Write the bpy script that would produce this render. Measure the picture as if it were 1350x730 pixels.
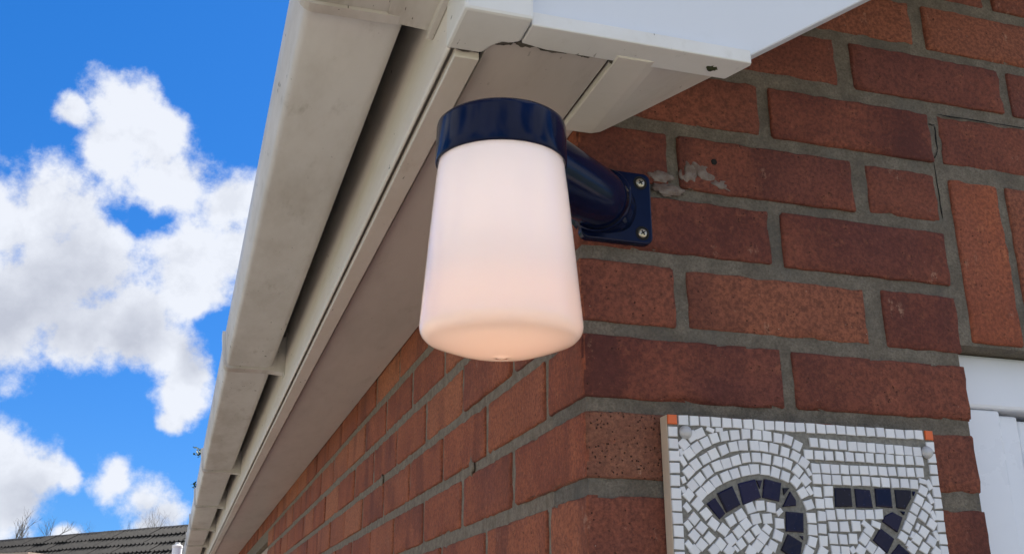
import bpy, bmesh, math, random
from mathutils import Vector, Matrix, noise
random.seed(27)
for o in list(bpy.data.objects): bpy.data.objects.remove(o)
scn = bpy.context.scene
C = scn.collection
ZO = 2.0                      # lengths below are measured from a brick joint 2 m above the ground
R = math.radians

# ---------------------------------------------------------------- camera
cam = bpy.data.cameras.new('camera'); camo = bpy.data.objects.new('camera', cam); C.objects.link(camo)
rt = Vector((0.95402, -0.29973, -0.00370)); up = Vector((-0.09646, -0.31867, 0.94295)); fw = Vector((0.28380, 0.89923, 0.33293))
camo.matrix_world = Matrix(((rt.x, up.x, -fw.x, -0.3491), (rt.y, up.y, -fw.y, -0.8843), (rt.z, up.z, -fw.z, -0.2166 + ZO), (0, 0, 0, 1)))
cam.sensor_fit = 'HORIZONTAL'; cam.angle = 2 * math.atan(675 / 1372.7)
cam.clip_start = 0.02; cam.clip_end = 2000
scn.camera = camo

# ---------------------------------------------------------------- world, sun, exposure
SUN_AZ, SUN_EL = R(16), R(47)         # azimuth from +X towards +Y (behind the house front)
SKY = 0.10
EXPO = 0.0
SUN_STRENGTH = 4.0
SKYV = 1.0
CW = 9.0
BULB = 3.0
SUN_AZ, SUN_EL = R(35), R(46)
SUN_STRENGTH = 5.0
SKY = 0.0705
CW = 5.7
EXPO = 1.22
BULB = 30.0
# cloud masses as directions and radii
BLOBS = [
(-0.0770,0.8880,0.4534,0.0402),(-0.0524,0.8999,0.4329,0.0416),(-0.0925,0.9039,0.4176,0.0369),(-0.0354,0.9182,0.3945,0.0469),(0.0100,0.9213,0.3888,0.0335),(-0.1366,0.9225,0.3611,0.0483),(-0.1708,0.9225,0.3462,0.0570),(-0.1023,0.9401,0.3251,0.0536),(-0.1307,0.9442,0.3022,0.0603),(-0.0124,0.9431,0.3322,0.0536),(-0.1641,0.9463,0.2787,0.0603),(-0.0543,0.9550,0.2917,0.0503),(-0.0967,0.9577,0.2709,0.0369),(-0.0031,0.9518,0.3066,0.0402),(-0.0215,0.9658,0.2583,0.0281),(-0.0086,0.9734,0.2291,0.0281),(-0.0046,0.9779,0.2092,0.0228),(-0.0127,0.9815,0.1913,0.0161),(0.0281,0.9378,0.3459,0.0335),(-0.1236,0.8941,0.4305,0.0201),(-0.1195,0.8899,0.4402,0.0147),(-0.2017,0.9290,0.3103,0.0804),(-0.1362,0.9809,0.1389,0.0389),(-0.1454,0.9821,0.1195,0.0369),(-0.1115,0.9838,0.1403,0.0241),(-0.0912,0.9864,0.1370,0.0134),(-0.1803,0.9754,0.1267,0.0603),(-0.0304,0.9917,0.1249,0.0308),(-0.0506,0.9895,0.1351,0.0228),(-0.0112,0.9936,0.1124,0.0241),(-0.0217,0.9945,0.1023,0.0268),(-0.0913,0.9920,0.0873,0.0147),]
HOLES = [
(-0.0805,0.9295,0.3599,0.0147),(-0.0602,0.9303,0.3620,0.0161),(-0.0392,0.9319,0.3607,0.0147),(0.0165,0.9600,0.2794,0.0174),]
GREYS = [
(-0.1177,0.9484,0.2943,0.0737),(-0.0523,0.9608,0.2722,0.0402),(-0.1634,0.9482,0.2725,0.0536),(-0.1277,0.9849,0.1173,0.0335),(-0.0217,0.9945,0.1023,0.0268),(0.0026,0.9682,0.2500,0.0268),]
w = bpy.data.worlds.new('World'); scn.world = w; w.use_nodes = True
w.cycles.sampling_method = 'MANUAL'; w.cycles.sample_map_resolution = 512
nt = w.node_tree; nt.nodes.clear()
def N(t, **kw):
    n = nt.nodes.new(t)
    for k, v in kw.items(): setattr(n, k, v)
    return n
def L(a, b): nt.links.new(a, b)
def M2(op, a, b=None, clamp=False):
    n = N('ShaderNodeMath', operation=op, use_clamp=clamp)
    for i, v in enumerate((a, b)):
        if v is None: continue
        if isinstance(v, (int, float)): n.inputs[i].default_value = v
        else: L(v, n.inputs[i])
    return n.outputs[0]
def MR(v, a, b, c, d, smooth=False):
    n = N('ShaderNodeMapRange', interpolation_type='SMOOTHSTEP' if smooth else 'LINEAR')
    L(v, n.inputs[0])
    for i, q in enumerate((a, b, c, d)): n.inputs[i + 1].default_value = q
    return n.outputs[0]
sky = N('ShaderNodeTexSky', sky_type='NISHITA', sun_disc=False)
sky.sun_elevation = SUN_EL; sky.sun_rotation = R(90) - SUN_AZ
sky.air_density = 1.0; sky.dust_density = 0.3; sky.ozone_density = 2.2
hs = N('ShaderNodeHueSaturation'); hs.inputs['Saturation'].default_value = 1.42; hs.inputs['Value'].default_value = SKYV
hs.inputs['Hue'].default_value = 0.492
L(sky.outputs[0], hs.inputs['Color'])
gm = N('ShaderNodeGamma'); gm.inputs['Gamma'].default_value = .6; L(hs.outputs[0], gm.inputs['Color'])
tn = N('ShaderNodeMix', data_type='RGBA', blend_type='MULTIPLY'); tn.inputs[0].default_value = 1; L(gm.outputs[0], tn.inputs[6]); tn.inputs[7].default_value = (.41, .92, 1.84, 1)
tc = N('ShaderNodeTexCoord')
nz = N('ShaderNodeTexNoise'); nz.inputs['Scale'].default_value = 9; nz.inputs['Detail'].default_value = 5
L(tc.outputs['Generated'], nz.inputs['Vector'])
sub = N('ShaderNodeVectorMath', operation='SUBTRACT'); L(nz.outputs['Color'], sub.inputs[0]); sub.inputs[1].default_value = (.5, .5, .5)
scl = N('ShaderNodeVectorMath', operation='SCALE'); L(sub.outputs[0], scl.inputs[0]); scl.inputs['Scale'].default_value = 0.045
add = N('ShaderNodeVectorMath', operation='ADD'); L(tc.outputs['Generated'], add.inputs[0]); L(scl.outputs[0], add.inputs[1])
DIR = add.outputs[0]
def field(lst):
    cur = None
    for (x, y, z, r) in lst:
        d = N('ShaderNodeVectorMath', operation='DISTANCE'); L(DIR, d.inputs[0]); d.inputs[1].default_value = (x, y, z)
        m = MR(d.outputs['Value'], 0, r * 2.0, 1, -1.0); m.node.clamp = False
        if cur is None: cur = m
        else: cur = M2('SMOOTH_MAX', cur, m); cur.node.inputs[2].default_value = .35
    return cur
fb = N('ShaderNodeTexNoise'); fb.inputs['Scale'].default_value = 15; fb.inputs['Detail'].default_value = 7; fb.inputs['Roughness'].default_value = .64
L(tc.outputs['Generated'], fb.inputs['Vector'])
fbm = M2('SUBTRACT', fb.outputs['Fac'], .5)
body = field(BLOBS); hole = field(HOLES); grey = field(GREYS)
dens = M2('ADD', M2('SUBTRACT', body, -.03), M2('MULTIPLY', fbm, 2.3))
dens = M2('SUBTRACT', dens, M2('MULTIPLY', MR(hole, -.3, 1., 0, 1), .66))
near = MR(dens, -0.08, 0.52, 0, 1, True)
# unseen rest of the sky: clouds of the same kind, thickened for fill light
gn = N('ShaderNodeTexNoise'); gn.inputs['Scale'].default_value = 2.6; gn.inputs['Detail'].default_value = 8; gn.inputs['Roughness'].default_value = .55
L(tc.outputs['Generated'], gn.inputs['Vector'])
dd = N('ShaderNodeVectorMath', operation='DISTANCE'); L(tc.outputs['Generated'], dd.inputs[0]); dd.inputs[1].default_value = (-0.07, 0.93, 0.36)
away = MR(dd.outputs['Value'], 0.30, 0.55, 0, 1, True)
gen = M2('MULTIPLY', MR(gn.outputs['Fac'], 0.42, 0.55, 0, 1, True), away)
cov = M2('MAXIMUM', near, gen)
sep = N('ShaderNodeSeparateXYZ'); L(tc.outputs['Generated'], sep.inputs[0])
cov = M2('MULTIPLY', cov, MR(sep.outputs['Z'], -0.02, 0.03, 0, 1, True), True)
gs = M2('MULTIPLY', MR(grey, -0.1, 0.8, 0, 1, True), MR(fb.outputs['Fac'], 0.3, 0.62, 0.45, 1.0))
ggen = M2('MULTIPLY', MR(gn.outputs['Fac'], 0.55, 0.72, 0, .8, True), away)
gs = M2('MAXIMUM', gs, ggen, True)
of = N('ShaderNodeVectorMath', operation='ADD'); L(tc.outputs['Generated'], of.inputs[0]); of.inputs[1].default_value = (.014, .004, .016)
fb2 = N('ShaderNodeTexNoise'); fb2.inputs['Scale'].default_value = 15; fb2.inputs['Detail'].default_value = 5; fb2.inputs['Roughness'].default_value = .6; L(of.outputs[0], fb2.inputs['Vector'])
gs = M2('ADD', gs, MR(M2('SUBTRACT', fb2.outputs['Fac'], fb.outputs['Fac']), -.16, .16, -.32, .30), True)  # offset noise paints lit edges and self-shadow into the cloud colour
cc = N('ShaderNodeMix', data_type='RGBA'); L(gs, cc.inputs[0]); cc.inputs[6].default_value = (CW*.95, CW*.985, CW*1.06, 1); cc.inputs[7].default_value = (CW*.60, CW*.63, CW*.72, 1)
mx = N('ShaderNodeMix', data_type='RGBA'); L(M2('MULTIPLY', cov, .97), mx.inputs[0]); L(tn.outputs[2], mx.inputs[6]); L(cc.outputs[2], mx.inputs[7])
bg = N('ShaderNodeBackground'); bg.inputs['Strength'].default_value = SKY; L(mx.outputs[2], bg.inputs['Color'])
wo = N('ShaderNodeOutputWorld'); L(bg.outputs[0], wo.inputs['Surface'])

sl = bpy.data.lights.new('sun', 'SUN'); sl.energy = SUN_STRENGTH; sl.angle = R(0.53); sl.color = (1.0, .95, .87)
so = bpy.data.objects.new('sun', sl); C.objects.link(so)
sdir = Vector((math.cos(SUN_EL) * math.cos(SUN_AZ), math.cos(SUN_EL) * math.sin(SUN_AZ), math.sin(SUN_EL)))
so.rotation_euler = sdir.to_track_quat('Z', 'Y').to_euler(); so.location = sdir * 30
scn.view_settings.view_transform = 'Standard'; scn.view_settings.look = 'None'
scn.view_settings.exposure = EXPO; scn.view_settings.gamma = 1; scn.view_settings.use_curve_mapping = False
# ---------------------------------------------------------------- materials
MAT = {}
class G:
    """small node-graph helper"""
    def __init__(s, name):
        m = bpy.data.materials.new(name); m.use_nodes = True; MAT[name] = m
        s.t = m.node_tree; s.b = s.t.nodes['Principled BSDF']; s.out = s.t.nodes['Material Output']
        s.tc = s.n('ShaderNodeTexCoord'); s.obj = s.tc.outputs['Object']
    def n(s, t, **kw):
        n = s.t.nodes.new(t)
        for k, v in kw.items(): setattr(n, k, v)
        return n
    def l(s, a, b): s.t.links.new(a, b)
    def put(s, v, sock):
        if hasattr(v, 'is_output'): s.l(v, sock)
        else: sock.default_value = v
    def noise(s, scale, detail=4, rough=.55, vec=None, w=None, stretch=None, col=False):
        n = s.n('ShaderNodeTexNoise'); n.inputs['Scale'].default_value = scale; n.inputs['Detail'].default_value = detail; n.inputs['Roughness'].default_value = rough
        v = vec or s.obj
        if stretch:
            mp = s.n('ShaderNodeMapping'); s.l(v, mp.inputs[0]); mp.inputs['Scale'].default_value = stretch; v = mp.outputs[0]
        if w is not None: n.noise_dimensions = '4D'; s.put(w, n.inputs['W'])
        s.l(v, n.inputs['Vector']); return n.outputs['Color'] if col else n.outputs['Fac']
    def vor(s, scale, feature='F1', vec=None):
        n = s.n('ShaderNodeTexVoronoi', feature=feature); n.inputs['Scale'].default_value = scale; s.l(vec or s.obj, n.inputs['Vector']); return n.outputs['Distance']
    def mr(s, v, a, b, c=0., d=1., smooth=True):
        n = s.n('ShaderNodeMapRange', interpolation_type='SMOOTHSTEP' if smooth else 'LINEAR'); s.put(v, n.inputs[0])
        for i, q in enumerate((a, b, c, d)): n.inputs[i + 1].default_value = q
        return n.outputs[0]
    def ma(s, op, a, b=0., clamp=False):
        n = s.n('ShaderNodeMath', operation=op, use_clamp=clamp); s.put(a, n.inputs[0]); s.put(b, n.inputs[1]); return n.outputs[0]
    def mix(s, f, a, b, mode='MIX'):
        n = s.n('ShaderNodeMix', data_type='RGBA', blend_type=mode); s.put(f, n.inputs[0])
        for q, i in ((a, 6), (b, 7)): s.put(q if hasattr(q, 'is_output') else (*q, 1), n.inputs[i])
        return n.outputs[2]
    def bump(s, h, strength=.5, dist=.002, nrm=None):
        n = s.n('ShaderNodeBump'); n.inputs['Strength'].default_value = strength; n.inputs['Distance'].default_value = dist; s.l(h, n.inputs['Height'])
        if nrm: s.l(nrm, n.inputs['Normal'])
        return n.outputs[0]
    def fin(s, col, rough=.8, nrm=None, spec=None, **kw):
        s.put(col if hasattr(col, 'is_output') else (*col, 1), s.b.inputs['Base Color']); s.put(rough, s.b.inputs['Roughness'])
        if nrm: s.l(nrm, s.b.inputs['Normal'])
        if spec is not None: s.b.inputs['Specular IOR Level'].default_value = spec
        for k, v in kw.items(): s.put(v, s.b.inputs[k.replace('_', ' ')])

def brick_mat(name, dark, mid, light, streak, band=.6, pit=.47):
    g = G(name); oi = g.n('ShaderNodeObjectInfo'); rnd = oi.outputs['Random']
    va = g.n('ShaderNodeVectorMath', operation='ADD'); g.l(g.obj, va.inputs[0]); g.l(g.ma('MULTIPLY', rnd, 57.), va.inputs[1]); g.obj = va.outputs[0]
    big = g.noise(11, 4, .62); fine = g.noise(230, 4, .75); midn = g.noise(48, 5, .7)
    c = g.mix(g.mr(big, .34, .66), dark, mid)
    c = g.mix(g.ma('MULTIPLY', g.mr(rnd, .3, 1.), .85), c, light); c = g.mix(g.mr(g.noise(4, 2), .52, .7, 0, .5), c, (dark[0]*.8, dark[1]*.95, dark[2]*1.25))
    c = g.mix(g.mr(midn, .56, .72, 0, .55), c, light)
    # dark kiln bands across the brick
    st = g.noise(1., 2, .5, stretch=streak)
    c = g.mix(g.mr(st, .54, .66, 0, band), c, (dark[0]*.50, dark[1]*.56, dark[2]*.75))
    # sandy grain
    c = g.mix(g.mr(fine, .36, .62, .62, 0), c, (dark[0]*.42, dark[1]*.46, dark[2]*.5))
    c = g.mix(g.mr(fine, .60, .74, 0, .35), c, (light[0]*1.25, light[1]*1.35, light[2]*1.4))
    pits = g.ma('MULTIPLY', g.mr(g.vor(230), .10, .24, 1, 0), g.mr(midn, pit, pit + .13))
    pits2 = g.ma('MULTIPLY', g.mr(g.vor(85), .04, .09, 1, 0), g.mr(big, .46, .6)); pits = g.ma('MAXIMUM', pits, pits2)
    c = g.mix(g.ma('MULTIPLY', pits, .88), c, (.016, .011, .011))
    pale = g.ma('MULTIPLY', g.mr(g.noise(24, 5, .78, stretch=(1, 1.6, .6)), .62, .70), g.mr(fine, .36, .6))
    c = g.mix(g.ma('MULTIPLY', pale, .6), c, (.46, .29, .21))
    spk = g.mr(g.vor(70), .02, .04, 1, 0); c = g.mix(g.ma('MULTIPLY', spk, g.mr(rnd, .2, .8, .2, .9)), c, (.55, .47, .40))
    h = g.ma('SUBTRACT', g.ma('ADD', midn, g.ma('MULTIPLY', fine, .8)), g.ma('MULTIPLY', pits, 1.4))
    g.fin(c, g.mr(fine, .2, .8, .75, .95), g.bump(h, 1., .0026), .25)
brick_mat('brick_front', (.170, .053, .040), (.265, .086, .056), (.350, .128, .074), (9, 9, 4), .55, .54)
brick_mat('brick_side', (.290, .086, .050), (.430, .132, .066), (.520, .195, .096), (5, 11, 4), .5, .54)  # lighter and more orange: sky light on the side wall put into the colour
brick_mat('brick_pitted', (.24, .095, .062), (.31, .135, .085), (.38, .18, .11), (6, 6, 3), .3, .36)

g = G('mortar'); n1 = g.noise(38, 7, .72); n2 = g.noise(420, 5, .7)
c = g.mix(g.mr(n1, .3, .7), (.175, .150, .122), (.300, .262, .212)); c = g.mix(g.mr(n2, .35, .7, 0, .6), c, (.085, .077, .066))
c = g.mix(g.mr(g.noise(16, 4, .6), .5, .7, 0, .5), c, (.13, .125, .115))
spk = g.mr(g.vor(150), .03, .06, 1, 0); c = g.mix(g.ma('MULTIPLY', spk, g.mr(n1, .45, .62)), c, (.6, .58, .52))
h = g.ma('ADD', g.ma('MULTIPLY', n1, 1.), g.ma('MULTIPLY', n2, .9)); g.fin(c, .93, g.bump(h, .9, .004), .2)
g = G('mortar_side'); n1 = g.noise(70, 5, .65); n2 = g.noise(420, 4, .7)
c = g.mix(g.mr(n1, .3, .7), (.20, .160, .120), (.31, .262, .205)); c = g.mix(g.mr(n2, .4, .7, 0, .5), c, (.12, .10, .08))
g.fin(c, .93, g.bump(g.ma('ADD', n1, n2), .8, .003), .2)
g = G('mortar_smear'); n1 = g.noise(60, 5, .65); c = g.mix(g.mr(n1, .4, .65), (.16, .115, .10), (.25, .215, .195)); g.fin(c, .95, g.bump(n1, .9, .003), .2)

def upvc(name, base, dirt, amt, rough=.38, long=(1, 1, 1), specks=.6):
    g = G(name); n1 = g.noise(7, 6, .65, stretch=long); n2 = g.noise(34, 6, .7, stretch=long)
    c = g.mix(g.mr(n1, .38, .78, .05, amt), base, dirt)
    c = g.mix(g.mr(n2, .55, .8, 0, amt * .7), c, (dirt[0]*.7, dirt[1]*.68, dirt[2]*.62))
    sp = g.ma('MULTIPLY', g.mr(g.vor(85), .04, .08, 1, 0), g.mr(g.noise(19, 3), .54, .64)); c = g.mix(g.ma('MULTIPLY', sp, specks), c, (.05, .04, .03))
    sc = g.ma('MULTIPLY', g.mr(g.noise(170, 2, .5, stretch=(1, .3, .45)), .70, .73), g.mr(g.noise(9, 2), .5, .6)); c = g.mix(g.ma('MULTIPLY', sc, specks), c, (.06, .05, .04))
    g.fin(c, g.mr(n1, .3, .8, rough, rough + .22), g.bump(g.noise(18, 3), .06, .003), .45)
upvc('white_plastic', (.84, .845, .85), (.60, .56, .49), .35, .36)
upvc('clean_plastic', (.76, .80, .88), (.68, .70, .74), .12, .32, specks=.0)  # blue of the sky light is tinted into the white base
upvc('fascia_plastic', (.83, .79, .745), (.52, .42, .31), .45, .36, (1, .35, 1.6), .9)
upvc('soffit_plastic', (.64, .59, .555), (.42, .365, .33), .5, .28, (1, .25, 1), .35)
upvc('gutter_plastic', (.74, .71, .69), (.42, .375, .325), .68, .42, (1, .35, 1), .9)
upvc('lip_plastic', (.77, .735, .70), (.54, .48, .42), .5, .4, (.5, 1, 1), .9)
upvc('frame_plastic', (.80, .84, .93), (.74, .77, .82), .12, .26, specks=0)  # base tinted blue in place of bluer light from the front

g = G('navy_enamel'); pl = g.noise(900, 3, .6)
g.fin(g.mix(g.mr(g.noise(30, 3), .3, .7), (.003, .007, .032), (.005, .010, .042)), .12, g.bump(pl, .08, .0004), .18)
g = G('opal_glass')
nt2 = g.t; dif = g.n('ShaderNodeBsdfDiffuse'); dif.inputs['Color'].default_value = (.86, .845, .85, 1)
trn = g.n('ShaderNodeBsdfTranslucent'); trn.inputs['Color'].default_value = (.90, .87, .85, 1)
mxs = g.n('ShaderNodeMixShader'); mxs.inputs[0].default_value = .33; g.l(dif.outputs[0], mxs.inputs[1]); g.l(trn.outputs[0], mxs.inputs[2])
gl = g.n('ShaderNodeBsdfGlossy'); gl.inputs['Roughness'].default_value = .07; gl.inputs['Color'].default_value = (1, 1, 1, 1)
fr = g.n('ShaderNodeFresnel'); fr.inputs['IOR'].default_value = 1.48
m3 = g.n('ShaderNodeMixShader'); g.l(fr.outputs[0], m3.inputs[0]); g.l(mxs.outputs[0], m3.inputs[1]); g.l(gl.outputs[0], m3.inputs[2]); g.l(m3.outputs[0], g.out.inputs['Surface'])
g = G('bulb_glow'); g.b.inputs['Emission Color'].default_value = (1.0, .47, .20, 1); g.b.inputs['Emission Strength'].default_value = BULB
g = G('bulb_frost'); g.b.inputs['Emission Color'].default_value = (1.0, .80, .74, 1); g.b.inputs['Emission Strength'].default_value = BULB * .17
g = G('screw_steel'); g.fin(g.mix(g.noise(300, 4), (.45, .40, .30), (.68, .63, .52)), .38, None, None, Metallic=.85)
g = G('recess_black'); g.fin((.008, .008, .008), .9)  # black paints in the shade of holes, slots, cracks, gaps; also colours the catch
g = G('zinc_dome'); g.fin(g.mix(g.noise(120, 5), (.40, .40, .41), (.60, .60, .62)), .48, g.bump(g.noise(400, 3), .2, .001), None, Metallic=.35)
def tile(name, a, b, rough, spec=.5, fleck=None):
    g = G(name); oi = g.n('ShaderNodeObjectInfo'); c = g.mix(oi.outputs['Random'], a, b)
    c = g.mix(g.mr(g.noise(300, 4), .55, .8, 0, .25), c, (a[0]*.7, a[1]*.7, a[2]*.7))
    if fleck: c = g.mix(g.mr(g.vor(170), .05, .10, 1, 0), c, fleck)
    g.fin(c, rough, g.bump(g.noise(140, 3), .25, .001), spec)
tile('white_tile', (.70, .71, .75), (.80, .81, .84), .22)
tile('navy_tile', (.005, .005, .016), (.012, .011, .050), .14, .22, (.06, .055, .12))
tile('orange_tile', (.72, .14, .03), (.72, .14, .03), .3)
g = G('grout'); n1 = g.noise(260, 6, .7); g.fin(g.mix(g.mr(n1, .3, .7), (.16, .155, .14), (.27, .26, .235)), .95, g.bump(n1, .7, .0012), .2)
g = G('board_edge'); n1 = g.noise(90, 5, stretch=(1, 1, .2)); g.fin(g.mix(n1, (.52, .42, .32), (.66, .56, .45)), .8, g.bump(n1, .3, .001))
g = G('roof_tile_clay'); oi = g.n('ShaderNodeObjectInfo'); n1 = g.noise(5, 6, .7)
c = g.mix(g.mr(n1, .35, .7), (.010, .0095, .010), (.026, .023, .022)); c = g.mix(g.ma('MULTIPLY', oi.outputs['Random'], .5), c, (.018, .016, .015))
c = g.mix(g.mr(g.noise(14, 5, .7), .60, .72, 0, .7), c, (.12, .105, .085)); g.fin(c, .7, g.bump(n1, .6, .01), .3)
g = G('render_cream'); n1 = g.noise(20, 6, .7); g.fin(g.mix(n1, (.42, .30, .24), (.55, .44, .36)), .9, g.bump(n1, .4, .01))
g = G('bare_bark'); n1 = g.noise(3, 4); g.fin(g.mix(n1, (.10, .075, .06), (.19, .15, .12)), .9)
g = G('weed_leaf'); n1 = g.noise(200, 3); g.fin(g.mix(n1, (.02, .05, .02), (.06, .10, .03)), .6)
g = G('paving'); n1 = g.noise(.7, 5, .6); n2 = g.noise(12, 6, .7); c = g.mix(g.mr(n1, .35, .65), (.30, .262, .21), (.40, .35, .28)); c = g.mix(g.mr(n2, .4, .75, 0, .4), c, (.2, .175, .145)); g.fin(c, .9, g.bump(n2, .5, .01), .25)
g = G('lawn'); n1 = g.noise(.5, 5); g.fin(g.mix(n1, (.05, .085, .025), (.09, .13, .04)), .95)
g = G('moss'); n1 = g.noise(300, 4, .7); g.fin(g.mix(n1, (.03, .04, .015), (.10, .11, .05)), .95, g.bump(n1, 1., .004))
g = G('grime'); n1 = g.noise(200, 4, .7); g.fin(g.mix(n1, (.05, .045, .04), (.12, .10, .085)), .95, g.bump(n1, .6, .002))
g = G('dark_glass'); g.fin((.012, .014, .018), .06, None, .6)
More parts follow.
